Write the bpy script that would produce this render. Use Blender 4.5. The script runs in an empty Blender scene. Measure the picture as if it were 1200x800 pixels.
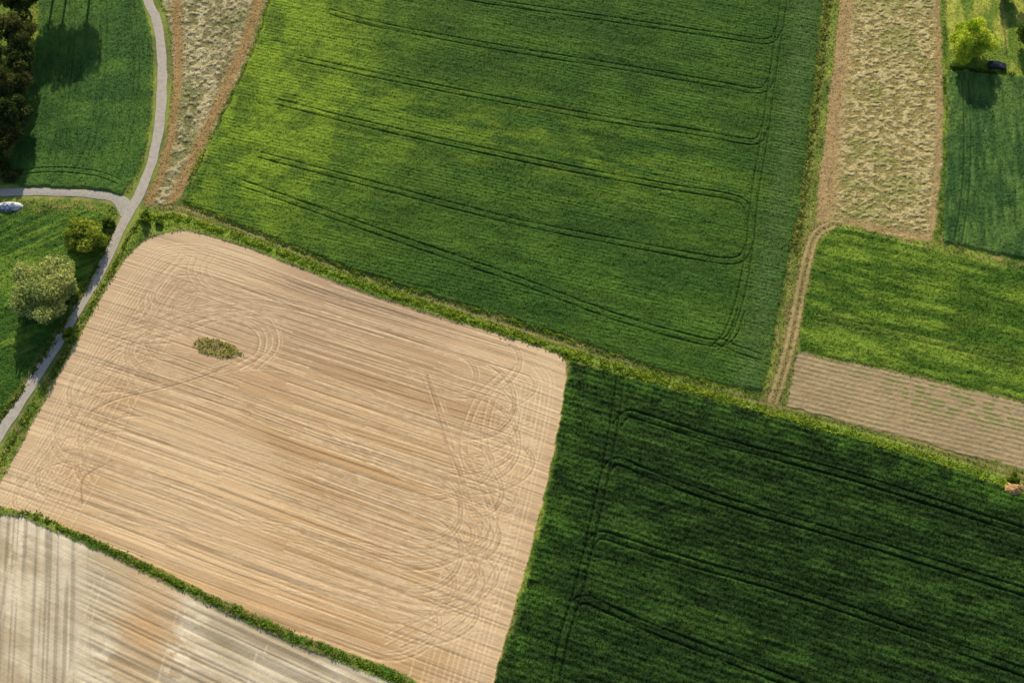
import bpy, math, numpy as np
from mathutils import Vector
R0=np.random.RandomState
# ---------------------------------------------------------------- survey frame
H=233.0; TH=math.radians(25); F=1200*35/36.0
def G(px,py,z=0.0):
    """photogrammetric rectification: photo point -> metres on the terrain"""
    a=(px-600)/F; b=(400-py)/F
    dx,dy,dz=a,b*math.cos(TH)+math.sin(TH),b*math.sin(TH)-math.cos(TH)
    t=(z-H)/dz
    return (dx*t,dy*t)
def GP(l): return np.array([G(*p) for p in l])
def smooth(P,step=1.2):
    P=np.asarray(P,float)
    Q=np.vstack([2*P[0]-P[1],P,2*P[-1]-P[-2]]); out=[]
    for i in range(1,len(Q)-2):
        p0,p1,p2,p3=Q[i-1:i+3]; n=max(2,int(np.linalg.norm(p2-p1)/step))
        for t in np.linspace(0,1,n,endpoint=False):
            out.append(0.5*((2*p1)+(-p0+p2)*t+(2*p0-5*p1+4*p2-p3)*t*t+(-p0+3*p1-3*p2+p3)*t**3))
    out.append(P[-1]); return np.array(out)
def offset(P,o):
    T=np.gradient(P,axis=0); T/=np.linalg.norm(T,axis=1)[:,None]+1e-9
    return P+np.c_[-T[:,1],T[:,0]]*o
KEXP=0.83
def lin(r,g,b,k=1.0):
    c=np.array([r,g,b])/255.0
    c=np.where(c<0.04045,c/12.92,((c+0.055)/1.055)**2.4)
    return c/KEXP*k
# ---------------------------------------------------------------- grid
CS=0.2
x0,x1,y0,y1=-172,172,16,232
xs=np.arange(x0,x1+1e-6,CS); ys=np.arange(y0,y1+1e-6,CS)
X,Y=np.meshgrid(xs,ys); NY,NX=X.shape
_tabs={}
def vn(x,y,seed):
    if seed not in _tabs: _tabs[seed]=R0(seed).random_sample((256,256)).astype(np.float32)
    t=_tabs[seed]
    xi=np.floor(x).astype(np.int32); yi=np.floor(y).astype(np.int32)
    fx=(x-xi).astype(np.float32); fy=(y-yi).astype(np.float32)
    fx=fx*fx*(3-2*fx); fy=fy*fy*(3-2*fy)
    a=xi&255; b=yi&255; a1=(a+1)&255; b1=(b+1)&255
    return (t[a,b]*(1-fx)+t[a1,b]*fx)*(1-fy)+(t[a,b1]*(1-fx)+t[a1,b1]*fx)*fy
def fbm(x,y,L,oc,seed):
    s=0;w=1;tw=0
    for i in range(oc):
        s=s+w*vn(x/L+17.3*i,y/L+5.1*i,seed+i); tw+=w; w*=0.55; L=L*0.5
    return s/tw
def inside(P,xx,yy):
    m=np.zeros(xx.shape,bool); n=len(P)
    for i in range(n):
        xa,ya=P[i]; xb,yb=P[(i+1)%n]
        if ya==yb: continue
        c=(ya>yy)!=(yb>yy)
        m^=c&(xx<(xb-xa)*(yy-ya)/(yb-ya)+xa)
    return m
def blur(M,n=1):
    M=M.astype(np.float32)
    for _ in range(n):
        A=np.pad(M,1,mode='edge'); M=(A[:-2,1:-1]+2*A[1:-1,1:-1]+A[2:,1:-1])/4
        A=np.pad(M,1,mode='edge'); M=(A[1:-1,:-2]+2*A[1:-1,1:-1]+A[1:-1,2:])/4
    return M
def stamp(M,P,w,amp=1.0,off=0.0):
    if off: P=offset(P,off)
    r=2.4*w+CS
    for i in range(len(P)-1):
        a=P[i]; b=P[i+1]
        i0=max(0,int((min(a[0],b[0])-r-x0)/CS)); i1=min(NX,int((max(a[0],b[0])+r-x0)/CS)+2)
        j0=max(0,int((min(a[1],b[1])-r-y0)/CS)); j1=min(NY,int((max(a[1],b[1])+r-y0)/CS)+2)
        if i1<=i0 or j1<=j0: continue
        gx=X[j0:j1,i0:i1]; gy=Y[j0:j1,i0:i1]
        d=b-a; L=d.dot(d)+1e-9
        t=np.clip(((gx-a[0])*d[0]+(gy-a[1])*d[1])/L,0,1)
        q=(gx-a[0]-t*d[0])**2+(gy-a[1]-t*d[1])**2
        M[j0:j1,i0:i1]=np.maximum(M[j0:j1,i0:i1],amp*np.exp(-q/(w*w)))
Z0=lambda: np.zeros((NY,NX),np.float32)
wx=(fbm(X,Y,2.2,3,11)-.5)*1.3; wy=(fbm(X,Y,2.2,3,21)-.5)*1.3
nL=fbm(X,Y,38,3,31); nM=fbm(X,Y,9,3,41); nS=fbm(X,Y,1.8,3,51); nF=fbm(X,Y,0.6,2,61)
def sst(a,b,x):
    t=np.clip((x-a)/(b-a),0,1); return t*t*(3-2*t)
def rowdir(p,q):
    a=np.array(G(*p)); b=np.array(G(*q)); d=b-a; d/=np.linalg.norm(d)
    return X*d[0]+Y*d[1], -X*d[1]+Y*d[0], d
def mix(A,B,t):
    return A*(1-t[...,None])+B*t[...,None]
C=np.zeros((NY,NX,3),np.float32); Z=Z0(); ID=np.zeros((NY,NX),np.int32)
RC=np.stack([X,Y,0*X],-1).astype(np.float32)
C[:]=mix(mix(lin(78,106,34)[None,None]+0*C,lin(132,148,58)[None,None]+0*C,sst(.35,.7,nM)),lin(150,134,84)[None,None]+0*C,0.6*sst(.48,.72,nS*.6+nL*.4))
Z[:]=0.02+0.2*nS+0.14*nF
names={0:'grass_verge'}
def field(i,name,poly,soft=1,height=0.0,warp=1.0):
    m=inside(GP(poly),X+wx*warp,Y+wy*warp)
    names[i]=name; ID[m]=i
    s=blur(m,soft+1)
    return s
def put(s,col,z,uv=None):
    global C,Z
    C=mix(C,col.astype(np.float32),s)
    Z=Z*(1-s)+z*s
    if uv is not None:
        k=s>0.5; RC[k,0]=uv[0][k]; RC[k,1]=uv[1][k]
def base(c): return np.zeros((NY,NX,3),np.float32)+np.asarray(c,np.float32)
def tram(M,pts,sp=0.95,w=0.22):
    P=smooth(GP(pts)); stamp(M,P,w,1,sp); stamp(M,P,w,1,-sp)
def drill(U,V,per,seed):
    return (.5+.5*np.sin((V+.25*(nS-.5))*2*math.pi/per))*sst(.3,.65,fbm(U/6,V,3,2,seed))

# ---- main wheat field
U,V,_=rowdir((330,122),(800,225))
TR=Z0()
for l in [[(275,213),(360,243),(450,275),(600,327),(720,372),(800,395),(840,403),(858,393),(868,365)],
          [(305,183),(450,221),(600,260),(720,284),(800,299),(850,307),(870,302),(880,280)],
          [(325,121),(450,152),(600,185),(720,209),(800,223),(850,231),(872,240),(880,262)],
          [(350,70),(450,92),(600,121),(720,143),(800,154),(865,166),(888,166),(896,150)],
          [(385,15),(450,32),(600,60),(720,79),(840,100),(890,108),(903,95)],
          [(480,-14),(550,0),(700,22),(850,44),(900,50),(912,36)],
          [(919,-60),(918,0),(911,50),(903,105),(895,165),(884,230),(878,290),(867,350),(852,392),(838,408)],
          [(840,400),(866,411),(893,420)]]:
    tram(TR,l)
s=field(1,'wheat_field',[(322,-60),(318,0),(303,50),(278,105),(252,160),(232,205),(215,235),(240,247),(330,283),(420,318),(520,350),(600,374),(690,404),(780,434),(850,452),(893,458),(900,430),(908,380),(922,310),(936,240),(946,160),(955,80),(964,0),(968,-60)],2)
ax,ay=G(300,120); 
yb=np.exp(-(((X-ax)/34)**2+((Y-ay-12)/62)**2))
bx,by=G(600,165); yb2=np.exp(-(((U-(bx*_[0]+by*_[1]))/62)**2+((V-(-bx*_[1]+by*_[0]))/14)**2))
st=fbm(U/5,V,1.2,3,101); st2=fbm(U/5,V,5,3,111); dr=drill(U,V,1.05,121)
c=mix(base(lin(52,82,29)),base(lin(74,104,35)),sst(.2,.85,st2*.5+nM*.5))
c=mix(c,base(lin(124,148,42)),np.clip(yb*1.15*(.35+.65*sst(.38,.62,fbm(X,Y,6,5,125)))+.5*yb2*sst(.36,.7,fbm(U/3,V,3,5,127)),0,.85))
ex=smooth(GP([(946,-60),(944,0),(936,80),(925,160),(913,240),(900,320),(886,400),(878,450)])); EM=Z0(); stamp(EM,ex,4.0)
c=mix(c,base(lin(78,102,52)),.7*EM)
c*= (0.70+0.50*st+.20*dr)[...,None]
c=mix(c,c*0.5,TR*.8)  # tramlines darkened in the colour: painted shading plus a hint of soil
z=0.55+0.22*(st-.5)+0.18*(nS-.5)+0.20*(nF-.5)+.07*dr-0.24*TR
put(s,c,z,(U,V))
# ---- small crop, upper left
U,V,_=rowdir((85,20),(75,200)); T=Z0()
tram(T,[(120,-40),(122,40),(118,110),(108,165),(90,205)]); tram(T,[(150,-30),(160,60),(158,120),(146,180),(135,212)],.8,.2); tram(T,[(10,205),(60,200),(110,204),(140,214)],.8,.2);tram(T,[(85,-40),(84,50),(76,130),(60,195)],.8,.2)
s=field(2,'barley_field',[(55,-60),(157,-60),(167,0),(176,30),(180,80),(178,130),(169,180),(155,212),(143,229),(125,224),(100,221),(50,219),(2,218),(12,190),(34,110),(44,40)],2)
st=fbm(U/4,V,1.0,3,131)
c=mix(base(lin(56,88,38)),base(lin(76,108,44)),sst(.3,.7,nM))*(0.7+.6*st)[...,None]
c=mix(c,c*.6,T*.7)  # painted shading and soil hint along the tramlines
put(s,c,0.5+.2*(st-.5)+.18*(nS-.5)+.18*(nF-.5)-.2*T,(U,V))
# ---- meadow lower left
U,V,_=rowdir((0,300),(90,262))
s=field(3,'meadow',[(-90,255),(0,252),(60,248),(110,247),(128,256),(126,275),(106,318),(86,350),(62,392),(36,432),(14,466),(-6,495),(-90,620)],3)
st=fbm(U/10,V,1.6,3,141)
c=mix(base(lin(58,90,30)),base(lin(104,130,44)),sst(.38,.66,st*.6+nM*.4))*(0.7+.6*nS)[...,None]
put(s,c,0.22+.2*(nS-.5)+.2*(nF-.5)+.1*st,(U,V))
# ---- mown hay strip (left)
U,V,_=rowdir((250,0),(200,200))
hs=field(4,'mown_hay_strip',[(196,-60),(322,-60),(314,0),(298,50),(273,105),(247,160),(227,205),(208,236),(180,244),(166,240),(184,205),(197,150),(203,90),(201,40),(190,0)],2)
cl=fbm(X,Y,1.1,3,151); band=fbm(U/4,V,4,2,155)
c=mix(base(lin(122,116,74)),base(lin(188,176,136)),sst(.3,.7,cl*.6+band*.4))
c=mix(c,base(lin(108,118,64)),.6*sst(.5,.7,nM))
B=Z0()
stamp(B,smooth(GP([(318,-50),(304,0),(286,55),(262,110),(236,165),(217,210),(203,236)])),1.8)
stamp(B,smooth(GP([(207,-40),(207,20),(209,80),(202,145),(191,195),(175,235)])),1.5)
c=mix(c,base(lin(158,128,82))*(.75+.5*nS)[...,None],np.clip(B*1.1,0,.9))
put(hs,c,0.05+.26*sst(.35,.75,cl)*(1-B)+.14*nF,(U,V))
# ---- mown hay strip (right)
U,V,_=rowdir((1045,20),(1030,240))
s=field(5,'mown_hay_strip',[(984,-60),(1096,-60),(1101,0),(1103,60),(1106,120),(1103,200),(1097,262),(1092,284),(1060,279),(1010,268),(975,261),(955,260),(958,220),(966,160),(976,80),(984,0)],2)
cl=fbm(X+wx,Y*1.5+wy,1.25,3,171)
rw=0.5+0.5*np.sin((V+(fbm(X,Y,5,2,175)-.5)*3)*2*math.pi/4.2)
rid=np.clip(sst(.36,.68,cl)*.8+.2*rw,0,1)
c=mix(base(lin(144,130,78)),base(lin(204,188,138)),rid*.85)
c=mix(c,base(lin(128,134,66)),.5*sst(.52,.7,nM))
B=Z0(); stamp(B,smooth(GP([(992,-60),(990,0),(983,80),(975,150),(970,210),(964,262)])),2.8)
B2=Z0(); stamp(B2,smooth(GP([(1099,-60),(1099,0),(1101,90),(1099,200),(1091,280)])),1.2); stamp(B2,smooth(GP([(1091,280),(1050,273),(990,260)])),1.2)
B=np.clip(np.maximum(B*1.35,B2),0,1)
c=mix(c,base(lin(168,142,98))*(.78+.44*nS)[...,None],B*.95)
put(s,c,0.04+.25*rid*(1-B)+.12*nF,(U,V))
# ---- dark crop upper right
U,V,_=rowdir((1150,100),(1160,290)); T=Z0(); tram(T,[(1130,95),(1133,160),(1130,230),(1122,285)])
tram(T,[(1212,95),(1218,160),(1220,300)])
s=field(6,'barley_field',[(1109,84),(1150,88),(1300,100),(1340,330),(1200,304),(1150,294),(1103,284),(1108,200),(1111,130)],2)
st=fbm(U/5,V,1.1,3,191)
c=mix(base(lin(54,88,42)),base(lin(84,112,52)),sst(.3,.7,nM*.6+st*.4))*(.68+.64*st)[...,None]
c=mix(c,c*.55,T*.8)  # rut shading and a touch of soil put into the tramline colour
put(s,c,0.7+.22*(st-.5)+.18*(nS-.5)+.18*(nF-.5)-.25*T,(U,V))
# ---- light green crop, middle right
U,V,_=rowdir((960,330),(1190,385)); T=Z0()
tram(T,[(955,372),(1010,384),(1100,403),(1210,430),(1300,452)],.9,.26)
s=field(7,'clover_field',[(978,266),(1040,280),(1100,295),(1200,320),(1320,345),(1320,500),(1200,468),(1140,455),(1080,440),(1000,424),(935,410),(942,360),(950,320),(958,285)],2)
st=fbm(U/7,V,1.5,3,201)
c=mix(base(lin(66,96,28)),base(lin(116,140,46)),sst(.36,.76,st*.7+nM*.3))
c*=(.7+.6*nS)[...,None]; c=mix(c,base(lin(134,132,62)),T*.5)
put(s,c,0.42+.24*(st-.5)+.2*(nS-.5)+.22*(nF-.5)-.1*T,(U,V))
# ---- small ploughed plot
U,V,_=rowdir((940,440),(1190,500))
s=field(8,'vegetable_plot',[(934,413),(1000,427),(1080,443),(1140,458),(1200,471),(1320,503),(1320,575),(1200,549),(1120,529),(1050,510),(980,492),(921,476)],1)
rw=.5+.5*np.sin((V+.35*(nM-.5)+.3*(nS-.5))*2*math.pi/1.3)
c=mix(base(lin(144,124,92)),base(lin(180,158,122)),np.clip(rw*.5*(.4+nS)+.4*nM,0,1))
gx_,gy_=G(1110,470); gm=np.exp(-(((U-(gx_*_[0]+gy_*_[1]))/20)**2+((V-(-gx_*_[1]+gy_*_[0]))/4)**2))
c=mix(c,base(lin(92,114,44)),np.clip(gm*1.3+.18,0,1)*sst(.42,.56,nS)*(1-rw)*.85)
c*=(.84+.32*nF)[...,None]
put(s,c,0.04+.07*rw*(.4+nS)+.1*nF+.08*nS,(U,V))
# ---- dark crop lower right
U,V,_=rowdir((735,485),(1200,622)); T=Z0()
for l in [[(722,500),(735,486),(760,492),(850,520),(1000,560),(1200,624),(1320,664)],
          [(700,600),(708,560),(722,541),(760,556),(850,588),(1000,632),(1200,694),(1320,734)],
          [(680,690),(688,650),(702,628),(740,638),(800,657),(950,700),(1200,788),(1320,830)],
          [(655,780),(664,735),(680,703),(720,717),(760,735),(900,790),(1000,830)],
          [(728,436),(722,480),(712,540),(697,610),(678,690),(658,760),(645,830)]]: tram(T,l,.95,.27)
s=field(9,'potato_field',[(668,424),(700,432),(760,448),(880,480),(1000,513),(1100,543),(1200,578),(1320,622),(1340,880),(560,880),(577,800),(590,765),(612,700),(632,630),(648,550),(658,480)],2)
st=fbm(U/4,V,1.2,3,231); st2=fbm(U/6,V,4,3,241)
rw=.5+.5*np.sin(V*2*math.pi/1.5+3*(nM-.5))
c=mix(base(lin(32,53,19)),base(lin(52,78,28)),sst(.35,.75,st2*.5+st*.5))
ex=smooth(GP([(655,440),(648,520),(634,600),(616,680),(592,760),(570,840)])); EM=Z0(); stamp(EM,ex,6.0)
ex=smooth(GP([(668,432),(760,460),(880,492),(1000,525),(1200,590),(1320,634)])); stamp(EM,ex,2.8)  # sunlit upper crop edge, its brightness painted into the colour
c=mix(c,base(lin(68,102,32)),EM*.8*sst(.35,.62,nS*.5+nM*.5))
c*=(.62+.76*st)[...,None]
c=mix(c,c*.5,T*.75)  # tramline colour carries painted shading as well as a soil hint
put(s,c,0.6+.28*(st-.5)+.12*(rw-.5)+.24*(nS-.5)+.24*(nF-.5)-.3*T,(U,V))
# ---- tilled bare field
U,V,D=rowdir((130,510),(500,640))
spoly=[(193,273),(215,270),(240,275),(290,290),(330,306),(420,341),(520,373),(600,396),(650,413),(663,422),(663,445),(655,500),(640,570),(620,650),(600,720),(588,760),(570,830),(520,822),(480,792),(430,772),(350,742),(250,697),(150,648),(90,622),(45,604),(15,596),(-40,585),(-40,560),(0,566),(20,530),(60,455),(90,400),(118,348),(150,300),(172,280)]
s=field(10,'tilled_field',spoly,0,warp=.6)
Vw=V+1.2*(fbm(X,Y,45,2,255)-.5)*2+.10*(nM-.5)
st=fbm(U/60,Vw,1.3,4,261); st2=fbm(U/14,Vw,6,3,271)
bre=.35+.65*sst(.3,.6,fbm(U/5,Vw,2.5,3,265))
comb=.5+.5*np.cos(2*math.pi*Vw/1.9)
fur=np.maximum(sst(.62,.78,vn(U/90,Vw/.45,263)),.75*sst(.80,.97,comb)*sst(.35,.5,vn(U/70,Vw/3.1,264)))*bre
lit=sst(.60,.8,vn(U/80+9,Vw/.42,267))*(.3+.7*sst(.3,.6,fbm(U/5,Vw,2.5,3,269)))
SL=Z0(); SD=Z0()
rng=R0(5)
def P2(u,v): return np.array([D[0]*u-D[1]*v, D[1]*u+D[0]*v])
def uv(px,py):
    g=G(px,py); return (g[0]*D[0]+g[1]*D[1], -g[0]*D[1]+g[1]*D[0])
Redge=smooth(GP([(640,420),(655,445),(648,500),(632,570),(612,650),(592,720),(575,780),(560,840)]))
for o in [1.2,2.2,3.3,4.4,5.6,7.2,8.3,9.6,11.5,13,14.2,17]:
    stamp(SL,Redge,.18,rng.uniform(.4,.9),-o)
Ledge=smooth(GP([(300,300),(240,283),(195,284),(168,300),(130,350),(98,405),(68,458),(30,530),(0,580),(-30,610)]))
for o in [1.0,1.8,2.6,3.5,4.4,5.3,6.2,7.1,8.0,9,10.1,11.2,12.0,13.2,14.5,16,18,20]:
    stamp(SL,Ledge,.17,rng.uniform(.3,.8),o)
    stamp(SD,Ledge,.15,rng.uniform(.3,.7),o+.5)
Tedge=smooth(GP([(200,284),(240,286),(330,316),(420,350),(520,383),(600,406),(650,424)]))
for o in [.6,1.6,2.8,4.1]:
    stamp(SL,Tedge,.17,rng.uniform(.3,.7),-o); stamp(SD,Tedge,.15,rng.uniform(.3,.6),-o-.5)
def uturn(u,v,r,side,amp,skew=0.0,L=14):
    a=np.linspace(-math.pi/2,math.pi/2,16)
    pts=[P2(u-side*L,v-r)]+[P2(u-side*L*.5,v-r)]+[P2(u+side*r*1.15*math.cos(t)+skew*math.sin(t),v+r*math.sin(t)) for t in a]+[P2(u-side*L*.5,v+r),P2(u-side*L,v+r*1.05)]
    P=smooth(np.array(pts),.8)
    stamp(SL,P,.19,amp,.85); stamp(SL,P,.19,amp,-.85); stamp(SD,P,.16,amp*.9,.45); stamp(SD,P,.16,amp*.9,-.45)
    if rng.rand()<.6: stamp(SL,P,.16,amp*.7,1.5); stamp(SL,P,.16,amp*.6,-1.6)
for k in range(24):
    t=(k+rng.uniform(-.4,.4))/23; px=612-75*t; py=440+330*t
    u,v=uv(px,py); uturn(u-rng.uniform(2,20),v,rng.uniform(4,11),1,rng.uniform(.45,1),rng.uniform(-1,6),rng.uniform(14,50))
for k in range(22):
    t=(k+rng.uniform(-.4,.4))/21; px=205-165*t; py=330+235*t
    u,v=uv(px,py); uturn(u+rng.uniform(2,18),v,rng.uniform(4,10),-1,rng.uniform(.35,.9),rng.uniform(-2,4),rng.uniform(12,40))
for k in range(30):
    t=rng.rand(); px=600-70*t+rng.uniform(-35,25); py=440+300*t; u,v=uv(px,py)
    sl=rng.uniform(.9,1.6); n_=rng.randint(4,9)
    for j in range(n_):
        P=np.array([P2(u+j*.5,v-j*.85),P2(u+j*.5+2.6,v-j*.85+sl)]); stamp(SL,smooth(P,.8),.17,rng.uniform(.5,.9))
for (l,amp) in [([(205,372),(180,380),(140,388),(120,400)],.8),([(330,372),(300,368),(260,372),(220,385),(150,405),(110,440),(90,480)],.8),
          ([(205,385),(230,374),(262,370),(290,376),(308,393),(304,416),(280,430)],1),([(225,395),(200,385),(170,384),(130,395)],.8),
          ([(190,372),(240,360),(290,362),(318,382),(322,408),(300,430)],.9),
          ([(200,400),(150,402),(125,412)],.9),
          ([(500,440),(515,480),(535,540),(555,600),(570,625),(560,645),(530,650)],.8),([(215,300),(190,330),(180,352),(210,362),(280,372),(340,392)],.8),
          ([(230,300),(225,320),(250,345),(330,372),(420,398)],.7),([(400,520),(480,560),(530,575),(570,600),(585,630),(560,655),(500,640)],.9),
          ([(250,300),(240,318),(262,338),(340,362)],.6),([(205,310),(178,340),(172,366),(150,376)],.7),([(380,500),(450,540),(520,566),(562,592),(572,620),(548,642),(480,628)],.8),
          ([(590,440),(560,470),(545,520),(560,560),(600,590)],.8),([(610,430),(578,470),(570,520),(588,560)],.8),
          ([(470,760),(520,735),(560,700),(590,650)],.8),([(450,750),(500,722),(540,690),(565,640)],.7),([(30,585),(70,560),(100,545),(160,560),(240,585)],.8),
          ([(20,575),(60,540),(110,530),(190,560)],.7),([(200,650),(300,680),(400,690),(480,690)],.5),([(250,590),(330,625),(420,640),(500,648)],.7),
          ([(280,610),(350,622),(440,650),(520,650),(575,622),(560,560),(530,520)],.8),([(150,420),(200,430),(300,470),(420,505)],.5),
          ([(20,565),(60,510),(95,455),(140,410),(200,378),(270,352),(350,362),(450,392)],.9),([(40,560),(80,500),(120,450),(170,418),(220,420)],.8),
          ([(110,560),(95,530),(98,495),(130,468),(200,450),(270,428)],.8),([(230,440),(300,430),(360,440),(460,480),(560,520)],.5),
          ([(260,520),(380,566),(470,600),(540,640),(566,680),(540,716),(470,712),(380,690)],.8),([(120,600),(230,625),(340,660),(440,690),(520,700),(560,670)],.7)]:
    P=smooth(GP(l)); stamp(SL,P,.2,amp,.85); stamp(SL,P,.2,amp,-.85); stamp(SD,P,.17,amp*.9,0.35); stamp(SD,P,.17,amp*.9,-1.35); stamp(SL,P,.16,amp*.6,1.7)
for l in [[(272,425),(240,440),(190,455),(130,470),(100,488),(92,505)],[(500,440),(512,480),(524,520),(540,560)],[(96,590),(98,560),(130,540)]]:
    stamp(SD,smooth(GP(l)),.22,1.3)
for k in range(60):
    v=rng.uniform(*sorted([uv(300,300)[1],uv(300,740)[1]])); ua=uv(120,500)[0]; ub=uv(560,600)[0]
    a=rng.uniform(ua,ub-30); b=min(ub,a+rng.uniform(25,90))
    P=smooth(np.array([P2(a,v),P2((a+b)/2,v+rng.uniform(-.5,.5)),P2(b,v+rng.uniform(-.6,.6))]),2)
    (stamp(SL,P,.15,rng.uniform(.3,.8)) if rng.rand()<.4 else stamp(SD,P,.18,rng.uniform(.5,1.1)))
SL*=(.4+1.1*fbm(X,Y,1.1,2,281)); SD*=(.4+.9*fbm(X,Y,1.6,2,291))
yt=sst(G(0,560)[1],G(0,330)[1],Y)
c=mix(base(lin(196,160,117)),base(lin(182,153,122)),yt)
c=mix(c,base(lin(212,182,142)),.7*sst(.5,.68,nL*.5+st2*.5))
re=Z0(); stamp(re,Redge,9); stamp(re,Ledge,9); c=mix(c,base(lin(208,181,145)),.6*re)
dx,dy=G(420,350); c=mix(c,base(lin(146,124,98)),.5*np.exp(-(((X-dx)/18)**2+((Y-dy)/8)**2)))
c*=(.88+.24*st)[...,None]
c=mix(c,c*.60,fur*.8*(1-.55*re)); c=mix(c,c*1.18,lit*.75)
c=mix(c,base(lin(232,208,170)),np.clip(SL,0,1)*.75); c=mix(c,base(lin(134,104,76)),np.clip(SD,0,1)*.6)
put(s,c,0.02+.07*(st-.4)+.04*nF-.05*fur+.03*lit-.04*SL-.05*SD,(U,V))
# ---- stubble lower left
U,V,D2=rowdir((40,640),(300,760))
s=field(11,'stubble_field',[(-60,606),(0,603),(28,606),(45,614),(90,634),(150,662),(250,711),(350,757),(430,789),(460,800),(520,840),(520,900),(-60,900)],0,warp=.6)
Vw=V+.25*(nM-.5)
st=fbm(U/40,Vw,1.1,4,311); st2=fbm(U/3,Vw,5,4,321); A,Bv,_=rowdir((20,610),(10,800)); st3=fbm(A/20,Bv,1.2,3,331)
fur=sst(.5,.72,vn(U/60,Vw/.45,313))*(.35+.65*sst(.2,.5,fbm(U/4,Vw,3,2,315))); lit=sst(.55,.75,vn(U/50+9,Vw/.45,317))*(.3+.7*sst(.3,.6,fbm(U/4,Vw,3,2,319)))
c=mix(base(lin(182,164,134)),base(lin(212,198,170)),sst(.3,.7,st2))
sx,sy=G(175,725); pm=np.exp(-(((X-sx)/9)**2+((Y-sy)/15)**2)); c=mix(c,base(lin(188,150,104)),pm*.75)
for (q_,r_) in [((225,735),6),((120,765),5),((25,625),6),((205,775),5)]:
    qx,qy=G(*q_); c=mix(c,base(lin(226,212,184)),.8*np.exp(-(((X-qx)/(r_*.6))**2+((Y-qy)/(r_*1.3))**2))*sst(.42,.6,fbm(U/2,Vw,1.6,3,323)))
lm=sst(-98,-106,X+.18*(Y-60)); stx=st*(1-lm)+st3*lm
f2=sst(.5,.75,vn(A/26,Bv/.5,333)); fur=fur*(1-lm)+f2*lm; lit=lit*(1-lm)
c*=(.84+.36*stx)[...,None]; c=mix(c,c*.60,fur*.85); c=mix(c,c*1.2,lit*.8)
T=Z0()
for k in range(5):
    q0=(20+k*95,612+k*42); P=smooth(GP([(q0[0]+3,q0[1]+18),(q0[0]-22,q0[1]+110),(q0[0]-50,q0[1]+240)]))
    stamp(T,P,.25,.6,.9); stamp(T,P,.25,.6,-.9)
c=mix(c,base(lin(222,206,174)),np.clip(T,0,1)*sst(.35,.6,nS)*.7)
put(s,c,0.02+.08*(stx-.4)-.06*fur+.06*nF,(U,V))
# ---- garden meadow upper right
s=field(12,'garden_lawn',[(1108,-60),(1340,-60),(1340,94),(1200,84),(1150,80),(1110,78)],2)
U,V,_=rowdir((1175,0),(1182,80))
c=mix(base(lin(104,128,46)),base(lin(160,164,70)),sst(.35,.65,fbm(U/4,V,2.5,3,341)))*(.75+.5*nS)[...,None]
put(s,c,.08+.15*nS+.1*nF,(U,V))

# ---- field lanes & worn wheel tracks on the verges
verge=(ID==0)
lane=smooth(GP([(190,246),(215,247),(300,279),(360,304),(430,329),(540,366),(660,406),(760,440),(870,470),(950,487),(1050,513),(1120,535),(1200,560),(1320,600)]))
LB=Z0(); stamp(LB,lane,1.9,1); LT=Z0(); stamp(LT,lane,.4,1,.85); stamp(LT,lane,.4,1,-.85)
p3=smooth(GP([(975,262),(955,275),(944,310),(934,360),(926,400),(915,440),(905,470)]))
LT2=Z0(); stamp(LT2,p3,.45,1,.9); stamp(LT2,p3,.5,1,-.9); LB2=Z0(); stamp(LB2,p3,2.6,1)
nn=sst(.25,.6,fbm(X,Y,5,3,351))
vm=blur(verge,1)
C=mix(C,base(lin(120,116,62)),vm*LB*.7)
C=mix(C,base(lin(156,134,92)),vm*LT*(.3+.6*nn)*.85)
C=mix(C,base(lin(142,124,80)),vm*LB2*.75)
C=mix(C,base(lin(176,150,110)),vm*LT2*(.4+.6*nn)*.8)
Z=Z-(vm*(.12*LB+.08*np.maximum(LT,LT2)))
lush=Z0(); stamp(lush,smooth(GP([(170,258),(205,256),(250,268),(330,297),(420,332),(520,365),(660,412),(780,446),(900,483),(1000,508),(1120,545),(1200,574),(1320,615)])),1.6)
C=mix(C,base(lin(116,142,44))*(.6+.8*nS)[...,None],vm*lush*.85)
wl=Z0(); stamp(wl,smooth(GP([(976,-60),(973,0),(965,60),(957,130),(949,190),(941,250),(932,300),(922,350)])),1.7)
C=mix(C,base(lin(128,134,64))*(.6+.8*nS)[...,None],vm*wl*.8)
road_px=[(160,-60),(173,0),(184,25),(189,60),(190,100),(187,145),(179,187),(166,222),(152,248),(138,275),(118,318),(96,354),(70,398),(45,438),(20,477),(0,508),(-40,570)]
road=smooth(GP(road_px)); RM=Z0(); stamp(RM,road,2.4)
br_px=[(151,249),(143,238),(131,231),(112,228),(80,226),(40,225),(0,226),(-80,228)]
br=smooth(GP(br_px)); stamp(RM,br,2.4)
C=mix(C,base(lin(132,122,82)),vm*RM*.45)
Z=Z*(1-np.clip(RM*1.3,0,1)*vm)
# weed island in the tilled field
wxp,wyp=G(255,408)
def isle(x,y): return ((x-wxp)/6.6)**2+((y-wyp+.22*(x-wxp))/2.7)**2
isl=isle(X,Y)+1.4*(nS-.5); im=sst(1.15,.7,isl)
C=mix(C,mix(base(lin(120,120,58)),base(lin(146,122,80)),sst(.45,.6,nF)),im*.9); Z=Z+.25*im*nS

Z=Z.astype(np.float32)
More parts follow.
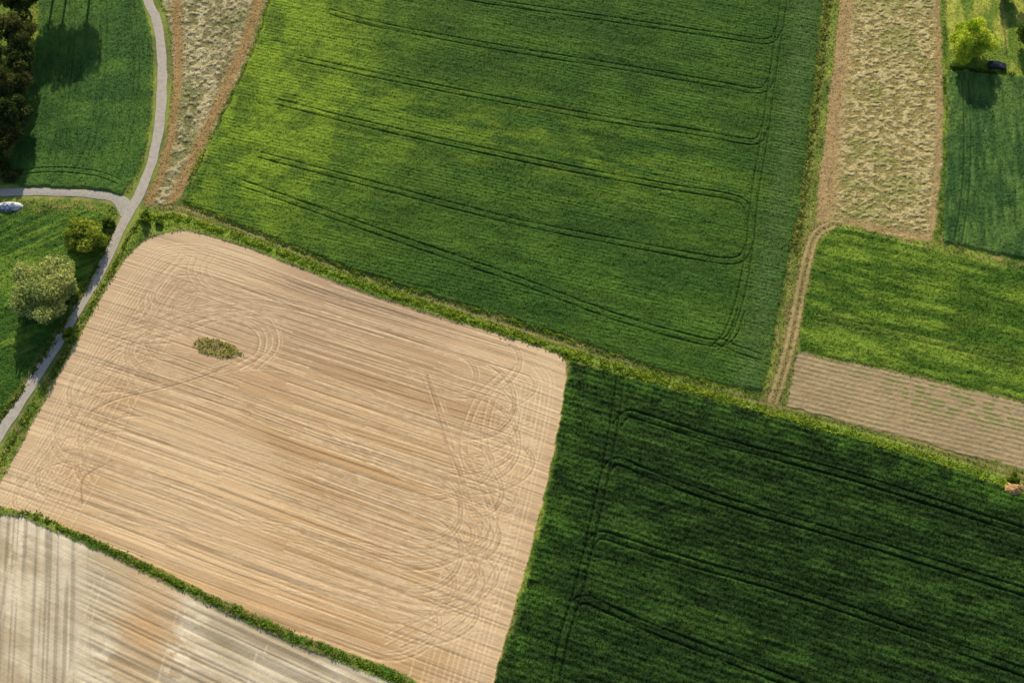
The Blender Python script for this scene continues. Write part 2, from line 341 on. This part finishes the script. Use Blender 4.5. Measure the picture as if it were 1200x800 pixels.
# ---------------------------------------------------------------- materials
def newmat(n):
    m=bpy.data.materials.new(n); m.use_nodes=True; nt=m.node_tree; nt.nodes.clear(); return m,nt
def fieldmat(name,sa,sc,c1,gs,c2,b1,b2,dist):
    m,nt=newmat(name); N=nt.nodes.new; L=nt.links.new
    at=N('ShaderNodeAttribute'); at.attribute_name='Col'
    rc=N('ShaderNodeAttribute'); rc.attribute_name='rc'
    v1=N('ShaderNodeVectorMath'); v1.operation='MULTIPLY'; v1.inputs[1].default_value=(sa,sc,1)
    L(rc.outputs['Vector'],v1.inputs[0])
    n1=N('ShaderNodeTexNoise'); n1.inputs['Scale'].default_value=1; n1.inputs['Detail'].default_value=3; n1.inputs['Roughness'].default_value=.65
    L(v1.outputs[0],n1.inputs['Vector'])
    n2=N('ShaderNodeTexNoise'); n2.inputs['Scale'].default_value=gs; n2.inputs['Detail'].default_value=2
    L(rc.outputs['Vector'],n2.inputs['Vector'])
    def mad(o,a,b):
        q=N('ShaderNodeMath'); q.operation='MULTIPLY_ADD'; L(o,q.inputs[0]); q.inputs[1].default_value=a; q.inputs[2].default_value=b; return q.outputs[0]
    a=mad(n1.outputs['Fac'],2*c1,1-c1); b=mad(n2.outputs['Fac'],2*c2,1-c2)
    mu=N('ShaderNodeMath'); mu.operation='MULTIPLY'; L(a,mu.inputs[0]); L(b,mu.inputs[1])
    mx=N('ShaderNodeMath'); mx.operation='MAXIMUM'; L(mu.outputs[0],mx.inputs[0]); mx.inputs[1].default_value=.1
    sc_=N('ShaderNodeVectorMath'); sc_.operation='SCALE'; L(at.outputs['Color'],sc_.inputs[0]); L(mx.outputs[0],sc_.inputs['Scale'])
    h1=mad(n1.outputs['Fac'],b1,0); h2=N('ShaderNodeMath'); h2.operation='MULTIPLY_ADD'; L(n2.outputs['Fac'],h2.inputs[0]); h2.inputs[1].default_value=b2; L(h1,h2.inputs[2])
    bp=N('ShaderNodeBump'); bp.inputs['Strength'].default_value=1; bp.inputs['Distance'].default_value=dist; L(h2.outputs[0],bp.inputs['Height'])
    p=N('ShaderNodeBsdfPrincipled'); p.inputs['Roughness'].default_value=.9; p.inputs['Specular IOR Level'].default_value=.15
    L(sc_.outputs[0],p.inputs['Base Color']); L(bp.outputs[0],p.inputs['Normal'])
    o=N('ShaderNodeOutputMaterial'); L(p.outputs[0],o.inputs[0]); return m
m_crop=fieldmat('crop_canopy',.5,2.2,.42,3.0,.38,.5,.6,.16)
m_grass=fieldmat('grass',.9,.9,.4,3.2,.4,.4,.6,.15)
m_soil=fieldmat('dry_soil',.02,3.2,.30,2.6,.2,.7,.35,.06)
m_hay=fieldmat('cut_hay',1.1,1.1,.35,3.2,.35,.6,.6,.2)
def leafmat(name,tr=.42):
    m,nt=newmat(name); N=nt.nodes.new; L=nt.links.new
    at=N('ShaderNodeAttribute'); at.attribute_name='Col'
    nz=N('ShaderNodeTexNoise'); nz.inputs['Scale'].default_value=1.5; nz.inputs['Detail'].default_value=1
    g=N('ShaderNodeNewGeometry'); L(g.outputs['Position'],nz.inputs['Vector'])
    q=N('ShaderNodeMath'); q.operation='MULTIPLY_ADD'; L(nz.outputs['Fac'],q.inputs[0]); q.inputs[1].default_value=.8; q.inputs[2].default_value=.6
    s_=N('ShaderNodeVectorMath'); s_.operation='SCALE'; L(at.outputs['Color'],s_.inputs[0]); L(q.outputs[0],s_.inputs['Scale'])
    d=N('ShaderNodeBsdfDiffuse'); t=N('ShaderNodeBsdfTranslucent'); L(s_.outputs[0],d.inputs[0]); L(s_.outputs[0],t.inputs[0])
    mx=N('ShaderNodeMixShader'); mx.inputs[0].default_value=tr; L(d.outputs[0],mx.inputs[1]); L(t.outputs[0],mx.inputs[2])
    o=N('ShaderNodeOutputMaterial'); L(mx.outputs[0],o.inputs[0]); return m
m_leaf=leafmat('leaves')
def plain(name,c,rough=.8,ns=3,nc=.3,metal=0,bump=.02,coat=0):
    m,nt=newmat(name); N=nt.nodes.new; L=nt.links.new
    nz=N('ShaderNodeTexNoise'); nz.inputs['Scale'].default_value=ns; nz.inputs['Detail'].default_value=6
    g=N('ShaderNodeNewGeometry'); L(g.outputs['Position'],nz.inputs['Vector'])
    r=N('ShaderNodeValToRGB'); r.color_ramp.elements[0].position=.3; r.color_ramp.elements[1].position=.7
    r.color_ramp.elements[0].color=[v*(1-nc) for v in c]+[1]; r.color_ramp.elements[1].color=[min(1,v*(1+nc)) for v in c]+[1]
    L(nz.outputs['Fac'],r.inputs[0])
    bp=N('ShaderNodeBump'); bp.inputs['Distance'].default_value=bump; L(nz.outputs['Fac'],bp.inputs['Height'])
    p=N('ShaderNodeBsdfPrincipled'); p.inputs['Roughness'].default_value=rough; p.inputs['Metallic'].default_value=metal
    L(r.outputs[0],p.inputs['Base Color']); L(bp.outputs[0],p.inputs['Normal'])
    o=N('ShaderNodeOutputMaterial'); L(p.outputs[0],o.inputs[0]); return m
m_bark=plain('bark',(.09,.065,.045),.9,4,.4)
# ---------------------------------------------------------------- mesh builder
def build(name,verts,faces,mats,cols=None,rc=None,midx=None,smoothf=None):
    me=bpy.data.meshes.new(name); verts=np.asarray(verts,np.float32)
    me.vertices.add(len(verts)); me.vertices.foreach_set('co',verts.ravel())
    nl=sum(f.size for f in faces); nf=sum(len(f) for f in faces)
    me.loops.add(nl); me.loops.foreach_set('vertex_index',np.concatenate([f.ravel() for f in faces]).astype(np.int32))
    me.polygons.add(nf)
    tot=np.concatenate([np.full(len(f),f.shape[1]) for f in faces]).astype(np.int32)
    stt=np.concatenate([[0],np.cumsum(tot)[:-1]]).astype(np.int32)
    me.polygons.foreach_set('loop_start',stt); me.polygons.foreach_set('loop_total',tot)
    for m in mats: me.materials.append(m)
    if midx is not None: me.polygons.foreach_set('material_index',np.asarray(midx,np.int32))
    if cols is not None:
        a=me.color_attributes.new('Col','FLOAT_COLOR','POINT'); a.data.foreach_set('color',np.c_[cols,np.ones(len(cols))].astype(np.float32).ravel())
    if rc is not None:
        a=me.attributes.new('rc','FLOAT_VECTOR','POINT'); a.data.foreach_set('vector',rc.astype(np.float32).ravel())
    me.update(calc_edges=True)
    if smoothf is not None:
        me.polygons.foreach_set('use_smooth',smoothf)
    ob=bpy.data.objects.new(name,me); bpy.context.collection.objects.link(ob); return ob
def leaves(P,size,cols,rng,up=.5,quad=True,elong=1.5):
    n=len(P); d=rng.normal(size=(n,3)); d/=np.linalg.norm(d,axis=1)[:,None]
    d[:,2]=np.abs(d[:,2])*1.0; nrm=d*(1-up)+np.array([0,0,1])*up; nrm/=np.linalg.norm(nrm,axis=1)[:,None]
    r=rng.normal(size=(n,3)); a=np.cross(nrm,r); a/=np.linalg.norm(a,axis=1)[:,None]+1e-9; b=np.cross(nrm,a)
    s=(size*rng.uniform(.6,1.4,n))[:,None]; a=a*s*elong*.5; b=b*s*.5
    if quad:
        V=np.stack([P-a,P-b*.9+a*.1,P+a,P+b*.9+a*.1],1).reshape(-1,3); Fq=np.arange(4*n).reshape(n,4); k=4
    else:
        V=np.stack([P-a,P+a*.6-b,P+a*.6+b],1).reshape(-1,3); Fq=np.arange(3*n).reshape(n,3); k=3
    return V,Fq,np.repeat(cols,k,axis=0)
cid=ID[:-1,:-1]
vi=np.arange(NY*NX).reshape(NY,NX)
q=np.stack([vi[:-1,:-1],vi[:-1,1:],vi[1:,1:],vi[1:,:-1]],-1)
VV=np.stack([X,Y,Z],-1).reshape(-1,3); CC=C.reshape(-1,3); RR=RC.reshape(-1,3)
fm={0:m_grass,1:m_crop,2:m_crop,3:m_grass,4:m_hay,5:m_hay,6:m_crop,7:m_crop,8:m_soil,9:m_crop,10:m_soil,11:m_soil,12:m_grass}
dens={0:6,1:6,2:6,3:5,4:5,5:5,6:6,7:6,9:6,12:4}
szs={0:.28,1:.22,2:.22,3:.25,4:.28,5:.28,6:.22,7:.26,9:.28,12:.24}
rng=R0(77)
for i,nm in names.items():
    sel=cid==i; fq=q[sel]; mk=np.zeros(NY*NX,bool); mk[fq.ravel()]=True; u=np.nonzero(mk)[0]; mp=np.zeros(NY*NX,np.int32); mp[u]=np.arange(len(u)); fq=mp[fq]
    v=VV[u]; cc=CC[u]; rr=RR[u]; nf=len(fq); fs=[fq]; mi=np.zeros(nf,int)
    if i in dens:
        n=int(nf*CS*CS*dens[i]); pick=rng.randint(0,nf,n); vv=u[fq[pick,0]]
        if i==0:
            ok=(np.maximum(LT,LT2).ravel()[vv]<.4)&(RM.ravel()[vv]<.35); vv=vv[ok]
        n=len(vv)
        P=VV[vv]+np.c_[rng.uniform(0,CS,(n,2)),rng.uniform(0,.12 if i not in(0,) else .26,n)]
        col=CC[vv]*rng.uniform(.65,1.5,(n,1))*(1+rng.uniform(-.1,.1,(n,3)))
        if i in(4,5): P[:,2]-=.05
        lv,lf,lc=leaves(P,szs[i],col,rng,up=.45,quad=False)
        b0=len(v); v=np.vstack([v,lv]); cc=np.vstack([cc,lc]); rr=np.vstack([rr,lv]); fs.append(lf+b0); mi=np.r_[mi,np.ones(len(lf),int)]
    build(nm,v,fs,[fm[i],m_leaf],cc,rr,mi,np.r_[np.ones(nf,bool),np.zeros(len(mi)-nf,bool)])

# ---------------------------------------------------------------- distant ground
m,nt=newmat('distant_farmland'); N=nt.nodes.new; L=nt.links.new
g=N('ShaderNodeNewGeometry'); vo=N('ShaderNodeTexVoronoi'); vo.inputs['Scale'].default_value=.006; L(g.outputs['Position'],vo.inputs['Vector'])
r=N('ShaderNodeValToRGB'); r.color_ramp.interpolation='CONSTANT'
for k,(p_,c_) in enumerate([(0,(.03,.08,.02)),(.25,(.06,.11,.03)),(.5,(.36,.27,.18)),(.7,(.04,.09,.03)),(.85,(.2,.18,.08))]):
    e=r.color_ramp.elements[k] if k<2 else r.color_ramp.elements.new(p_)
    e.position=p_; e.color=c_+(1,)
sp=N('ShaderNodeSeparateColor'); L(vo.outputs['Color'],sp.inputs[0]); L(sp.outputs[0],r.inputs[0])
p=N('ShaderNodeBsdfPrincipled'); p.inputs['Roughness'].default_value=.95; L(r.outputs[0],p.inputs['Base Color'])
o=N('ShaderNodeOutputMaterial'); L(p.outputs[0],o.inputs[0])
build('ground',[(-4000,-4000,-.3),(4000,-4000,-.3),(4000,4000,-.3),(-4000,4000,-.3)],[np.array([[0,1,2,3]])],[m])

# ---------------------------------------------------------------- road
def ribbon(name,P,w,z,mat,seed,flare=None):
    rg=R0(seed); n=len(P); ks=[-1,-.62,-.2,.2,.62,1]; V=[];F_=[]
    T=np.gradient(P,axis=0); T/=np.linalg.norm(T,axis=1)[:,None]; Nn=np.c_[-T[:,1],T[:,0]]
    jl=np.convolve(rg.uniform(-.25,.25,n+4),np.ones(3)/3,'same')[2:-2]; jr=np.convolve(rg.uniform(-.25,.25,n+4),np.ones(3)/3,'same')[2:-2]
    for i in range(n):
        ww=w*(1+(flare(i) if flare else 0))
        for k in ks:
            o_=k*ww/2+(jl[i] if k==-1 else jr[i] if k==1 else 0)
            q_=P[i]+Nn[i]*o_; V.append((q_[0],q_[1],z+.05*(1-k*k)))
    m_=len(ks)
    for i in range(n-1):
        for k in range(m_-1):
            a=i*m_+k; F_.append((a,a+m_,a+m_+1,a+1)[::-1])
    return build(name,V,[np.array(F_)],[mat],smoothf=np.ones(len(F_),bool))
m_road=plain('worn_asphalt',(.50,.44,.37),.9,.9,.14,bump=.01)
m_gravel=plain('gravel',(.46,.42,.36),.95,2.2,.22,bump=.04)
ribbon('farm_road',road,2.75,.10,m_road,1)
ribbon('gravel_track',br,2.4,.085,m_gravel,2,flare=lambda i: 1.1*max(0,1-i/7.0))

# ---------------------------------------------------------------- trees
def cyl(a,b,ra,rb,sides=7):
    a=np.array(a,float); b=np.array(b,float); d=b-a; d/=np.linalg.norm(d)+1e-9
    r=np.array([1,0,0]) if abs(d[0])<.8 else np.array([0,1,0]); u=np.cross(d,r); u/=np.linalg.norm(u); w=np.cross(d,u)
    t=np.linspace(0,2*math.pi,sides,endpoint=False); ring=np.cos(t)[:,None]*u+np.sin(t)[:,None]*w
    V=np.vstack([a+ring*ra,b+ring*rb]); F_=np.array([(i,(i+1)%sides,sides+(i+1)%sides,sides+i) for i in range(sides)])
    return V,F_
def tree(name,px,py,R,Ht,cols,seed,nclump=40,per=260,leaf=.42,squash=.8,vary=.25):
    rg=R0(seed); hc=Ht-R*squash
    gx,gy=G(px,py,hc)
    Vs=[];Fs=[];mi=[];cs=[];b0=0
    def add(V,F_,m_,col):
        nonlocal b0
        Vs.append(V); Fs.append(F_+b0); mi.append(np.full(len(F_),m_)); cs.append(col if np.ndim(col)==2 else np.tile(col,(len(V),1))); b0+=len(V)
    fork=np.array([rg.uniform(-.3,.3),rg.uniform(-.3,.3),max(1.2,hc-R*.55)])
    V,F_=cyl((0,0,-.3),fork,R*.05+.1,R*.035+.05,10); add(V,F_,0,np.array([.09,.065,.045]))
    ph=rg.uniform(0,6.28,3)
    for k in range(nclump):
        d=rg.normal(size=3); d/=np.linalg.norm(d); d[2]=d[2]*.8+.15
        an=math.atan2(d[1],d[0]); lob=1+.16*math.sin(3*an+ph[0])+.1*math.sin(5*an+ph[1])
        rr=R*(rg.uniform(.3,.82))*lob; cp=np.array([0,0,hc])+d*np.array([rr,rr,rr*squash])
        cr=R*rg.uniform(.17,.34)
        mid=(fork+cp)/2+rg.uniform(-.3,.3,3)
        V,F_=cyl(fork,mid,R*.022+.03,R*.012+.02,5); add(V,F_,0,np.array([.09,.065,.045]))
        V,F_=cyl(mid,cp,R*.012+.02,.02,5); add(V,F_,0,np.array([.09,.065,.045]))
        n=int(per*(cr/(R*.25))**2); q_=rg.normal(size=(n,3)); q_/=np.linalg.norm(q_,axis=1)[:,None]
        q_=cp+q_*cr*rg.uniform(.55,1.1,(n,1))*np.array([1,1,.75])
        t=rg.rand(); bc=cols[0]*(1-t)+cols[1]*t
        lc=bc*rg.uniform(1-vary,1+vary,(n,1))
        V,F_,lc=leaves(q_,leaf,lc,rg,up=.35); 
        Vs.append(V);Fs.append(F_+b0);mi.append(np.ones(len(F_),int));cs.append(lc);b0+=len(V)
    ob=build(name,np.vstack(Vs),Fs,[m_bark,m_leaf],np.vstack(cs),None,np.concatenate(mi)); ob.location=(gx,gy,0); return ob
tree('willow_tree',54,340,9.4,12,[lin(148,162,92),lin(186,190,118)],1,74,420,.42)
tree('round_tree',102,276,6.2,7.5,[lin(128,148,52),lin(176,182,74)],2,46,380,.38)
tree('poplar_tree',1136,47,7.8,11,[lin(146,172,44),lin(206,214,80)],3,52,380,.42)
dk=[lin(50,68,32),lin(96,106,54)]; br_=[lin(66,76,38),lin(108,108,58)]
for k,(a,b,r_,h_,cl_) in enumerate([(22,-4,6.5,14,dk),(20,34,6.4,14,br_),(24,66,6,13,dk),(16,98,6,13,br_),(16,128,5.5,12,dk),(4,158,5.5,9,br_),(-6,190,5,7,dk),(-20,60,7,13,dk),(-22,120,7,12,dk),(-30,10,7,14,dk),(44,-36,6.5,17,dk),(60,-84,8,22,dk),(86,-88,8,23,dk)]):
    tree('hedgerow_tree',a,b,r_,h_,cl_,20+k,30,220,.42)
tree('ornamental_tree',1182,-12,4.5,7,[lin(80,98,44),lin(130,148,64)],60,26,200,.35)
tree('ornamental_tree',1208,40,5,8,[lin(60,86,32),lin(110,132,52)],61,26,200,.35)
def leafmass(name,P3,cols,tt,leaf,rg):
    k=len(P3); tt=np.clip(tt+rg.uniform(-.3,.3,k),0,1)[:,None]
    col=(cols[0]*(1-tt)+cols[1]*tt)*rg.uniform(.6,1.45,(k,1))
    V,F_,lc=leaves(P3,leaf,col,rg,up=.35)
    return build(name,V,[F_],[m_leaf],lc)
def thicket(name,P,w,h,dn,cols,seed,leaf=.32,gap=.35):
    rg=R0(seed); seg=np.linalg.norm(np.diff(P,axis=0),axis=1); cum=np.r_[0,np.cumsum(seg)]; Lt=cum[-1]
    n=int(Lt*w*dn); t=rg.uniform(0,Lt,n); idx=np.clip(np.searchsorted(cum,t)-1,0,len(P)-2)
    T=(P[idx+1]-P[idx])/seg[idx][:,None]; c0=P[idx]+T*(t-cum[idx])[:,None]
    o=rg.normal(size=n)*.32
    wob=fbm(c0[:,0]+0.0,c0[:,1]+0.0,3,3,seed+400); pos=c0+np.c_[-T[:,1],T[:,0]]*(o*w*(.3+1.4*wob))[:,None]
    cl=fbm(pos[:,0],pos[:,1],1.6,3,seed+500); keep=cl>gap*.9+.05
    hh=h*(cl-.2)*1.5*np.exp(-o*o*3)*rg.uniform(.25,1,n)
    P3=np.c_[pos,np.maximum(.05,hh)+.05][keep]
    return leafmass(name,P3,cols,(cl[keep]-.3)*2,leaf,rg)
gr=[lin(76,104,30),lin(136,156,54)]; brt=[lin(94,124,36),lin(160,174,60)]
thicket('hedge',smooth(GP([(20,600),(45,606),(90,627),(150,654),(250,704),(350,749),(430,781),(470,798),(520,830)])),1.6,.7,38,gr,5)
thicket('hedge',smooth(GP([(172,256),(205,255),(250,268),(330,297),(420,332),(520,365),(660,412)])),2.0,.75,28,brt,6)
thicket('hedge',smooth(GP([(215,237),(245,249),(330,284),(420,319),(520,351),(600,375),(690,405),(780,435),(850,453)])),1.4,.8,20,brt,16)
thicket('hedge',smooth(GP([(660,415),(780,449),(900,486),(1000,513),(1120,550),(1200,580),(1300,618)])),3.4,.95,28,brt,7)
thicket('hedge',smooth(GP([(972,-40),(970,0),(962,60),(955,130),(947,190),(938,250),(928,300)])),3.2,1.0,20,[lin(92,106,42),lin(168,168,88)],8)
thicket('hedge',smooth(GP([(134,262),(116,308),(92,350),(66,394),(42,432),(18,468),(-10,500)])),2.0,.7,22,[lin(78,96,34),lin(134,146,56)],9)
thicket('hedge',smooth(GP([(165,258),(148,284),(130,322),(106,362),(80,410),(55,452),(20,510),(0,545)])),1.7,.6,20,[lin(78,96,34),lin(134,146,56)],10)
thicket('hedge',smooth(GP([(1106,88),(1111,160),(1107,240),(1100,284)])),1.4,.8,20,gr,11)
thicket('hedge',smooth(GP([(1112,81),(1140,83),(1200,92),(1300,102)])),2.0,1.2,26,[lin(48,74,30),lin(100,124,48)],12)
thicket('hedge',smooth(GP([(320,-30),(310,20),(293,70),(266,125),(243,170),(222,212)])),2.2,.6,16,brt,14)
rg=R0(13); n=1500; px_=wxp+rg.uniform(-7.5,7.5,n); py_=wyp+rg.uniform(-4.5,4.5,n); cl=fbm(px_,py_,1.5,3,913)
e_=isle(px_,py_)+1.3*(cl-.5); kp=(e_<.95)&(cl>.36)
leafmass('weed_patch',np.c_[px_,py_,.1+.6*(cl-.2)*rg.uniform(.3,1,n)][kp],[lin(108,120,50),lin(176,172,92)],((cl-.3)*2)[kp],.3,rg)
def bush(px,py,R,h,cols,seed):
    tree('bush',px,py,R,h,cols,seed,16,150,.32,.7)
bush(170,257,2.0,2.2,gr,70); bush(186,262,1.4,1.5,gr,71); bush(1188,562,1.6,1.6,gr,72); bush(14,205,3,3,dk,73); bush(78,392,1.8,1.8,gr,74)
bush(126,262,2.0,2.2,gr,75)

# ---------------------------------------------------------------- heaps
def mound(name,px,py,rx,ry,h,cfun,mat,seed,rot=0):
    rg=R0(seed); n=40; V=[];cl=[]
    for j in range(n+1):
        for i in range(n+1):
            a=(i/n-.5)*2; b=(j/n-.5)*2; x=a*rx;y=b*ry
            r=math.hypot(a,b); nz=float(fbm(np.array([x+50.]),np.array([y+50.]),1.2,3,seed)[0])
            zz=h*max(0,1-r**2.2)*(.45+1.1*nz)-.05-.25*max(0,r-.9)
            V.append((x,y,zz)); cl.append(cfun(a,b,nz,rg))
    F_=np.array([(j*(n+1)+i,j*(n+1)+i+1,(j+1)*(n+1)+i+1,(j+1)*(n+1)+i) for j in range(n) for i in range(n)])
    ob=build(name,V,[F_],[mat],np.array(cl),np.array(V)); g_=G(px,py); ob.location=(g_[0],g_[1],.12); ob.rotation_euler[2]=rot; return ob
straw=lin(170,136,88)
mound('straw_heap',1187,573,3.0,2.1,1.0,lambda a,b,nz,rg: straw*(.4+nz)*rg.uniform(.7,1.2),m_hay,81,.3)
def tarpc(a,b,nz,rg):
    if (nz>.54): return np.array([.68,.68,.70])
    if nz>.44: return np.array([.36,.43,.56])
    return np.array([.16,.18,.2])
mound('tarpaulin_heap',10,243,4.3,1.7,1.2,tarpc,m_hay,82,.05)

# ---------------------------------------------------------------- car
def car(px,py,rot):
    e=bpy.data.objects.new('parked_car',None); bpy.context.collection.objects.link(e)
    g_=G(px,py); e.location=(g_[0],g_[1],.12); e.rotation_euler[2]=rot
    paint=plain('dark_paint',(.02,.022,.028),.3,2,.1); glass=plain('glass',(.03,.04,.05),.08,2,.1); rub=plain('rubber',(.02,.02,.02),.9); lamp=plain('lamp_lens',(.6,.6,.6),.2)
    def loft(nm,secs,mat):
        V=[];F_=[]
        for (x,w,zl,zh,ins) in secs:
            V+=[(x,-w,zl),(x,-w,zl+(zh-zl)*.6),(x,-w+ins,zh),(x,w-ins,zh),(x,w,zl+(zh-zl)*.6),(x,w,zl)]
        for i in range(len(secs)-1):
            for k in range(6):
                a=i*6+k; b=i*6+(k+1)%6; F_.append((a,b,b+6,a+6))
        me=bpy.data.meshes.new(nm); me.from_pydata(V,[],F_+[tuple(range(5,-1,-1)),tuple(range(len(V)-6,len(V)))]); me.materials.append(mat)
        ob=bpy.data.objects.new(nm,me); bpy.context.collection.objects.link(ob); ob.parent=e
        bv=ob.modifiers.new('b','BEVEL'); bv.width=.05; bv.segments=2; return ob
    loft('body',[(-2.25,.78,.35,.8,.1),(-2.1,.86,.25,.98,.1),(-1.2,.9,.22,1.0,.08),(.9,.9,.22,.98,.08),(1.9,.86,.25,.86,.12),(2.25,.74,.35,.7,.12)],paint)
    loft('windows',[(-2.0,.76,.95,1.0,.05),(-1.5,.78,.95,1.38,.14),(.2,.78,.95,1.40,.14),(1.05,.76,.93,.98,.05)],glass)
    loft('roof',[(-1.45,.62,1.385,1.43,.05),(-.6,.64,1.40,1.48,.05),(.15,.62,1.39,1.43,.05)],paint)
    for k,(a,b) in enumerate([(-1.4,-.84),(-1.4,.84),(1.4,-.84),(1.4,.84)]):
        bpy.ops.mesh.primitive_cylinder_add(radius=.33,depth=.22,vertices=24,location=(a,b,.33),rotation=(math.pi/2,0,0)); w=bpy.context.object; w.name='wheel_%d'%(k+1); w.parent=e; w.data.materials.append(rub)
    for k,b in enumerate((-.55,.55)):
        bpy.ops.mesh.primitive_uv_sphere_add(radius=.12,segments=12,ring_count=8,location=(2.17,b,.62)); w=bpy.context.object; w.name='headlamp_%d'%(k+1); w.parent=e; w.scale=(.6,1.4,.8); w.data.materials.append(lamp)
    e.scale=(1.2,1.2,1.2)
car(1167,79,-.15)
fe=bpy.data.objects.new('garden_fence',None); bpy.context.collection.objects.link(fe)
wood=plain('weathered_wood',(.3,.24,.17),.9)
FP=smooth(GP([(1172,-40),(1174,20),(1178,62)]),3.0)
Vs=[];Fs=[];b0=0
for p_ in FP:
    V,F_=cyl((p_[0],p_[1],0),(p_[0],p_[1],1.5),.09,.08,6); Vs.append(V);Fs.append(F_+b0);b0+=len(V)
o=build('posts',np.vstack(Vs),Fs,[wood]); o.parent=fe
Vs=[];Fs=[];b0=0
for h in (.6,1.25):
    for a,b in zip(FP[:-1],FP[1:]):
        V,F_=cyl((a[0],a[1],h),(b[0],b[1],h),.05,.05,5); Vs.append(V);Fs.append(F_+b0);b0+=len(V)
o=build('rails',np.vstack(Vs),Fs,[wood]); o.parent=fe

# ---------------------------------------------------------------- light & camera
EL=25; AZ=-4
w=bpy.data.worlds.new('World'); bpy.context.scene.world=w; w.use_nodes=True; nt=w.node_tree
sk=nt.nodes.new('ShaderNodeTexSky'); sk.sky_type='NISHITA'; sk.sun_disc=False; sk.sun_elevation=math.radians(EL); sk.sun_rotation=math.radians(AZ)
bg=nt.nodes['Background']; bg.inputs[1].default_value=.11; nt.links.new(sk.outputs[0],bg.inputs[0])
l=bpy.data.lights.new('sun','SUN'); l.energy=5; l.angle=math.radians(.8); l.color=(1,.90,.70)
lo=bpy.data.objects.new('sun',l); bpy.context.collection.objects.link(lo)
d=Vector((-math.sin(math.radians(AZ))*math.cos(math.radians(EL)),-math.cos(math.radians(AZ))*math.cos(math.radians(EL)),-math.sin(math.radians(EL))))
lo.rotation_euler=d.to_track_quat('-Z','Y').to_euler(); lo.location=(0,100,150)
cam=bpy.data.cameras.new('camera'); cam.lens=35; cam.sensor_width=36; cam.clip_end=12000; cam.clip_start=1
co=bpy.data.objects.new('camera',cam); bpy.context.collection.objects.link(co); co.location=(0,0,H); co.rotation_euler=(TH,0,0)
sc=bpy.context.scene; sc.camera=co
sc.view_settings.view_transform='Standard'; sc.view_settings.look='None'; sc.view_settings.exposure=0
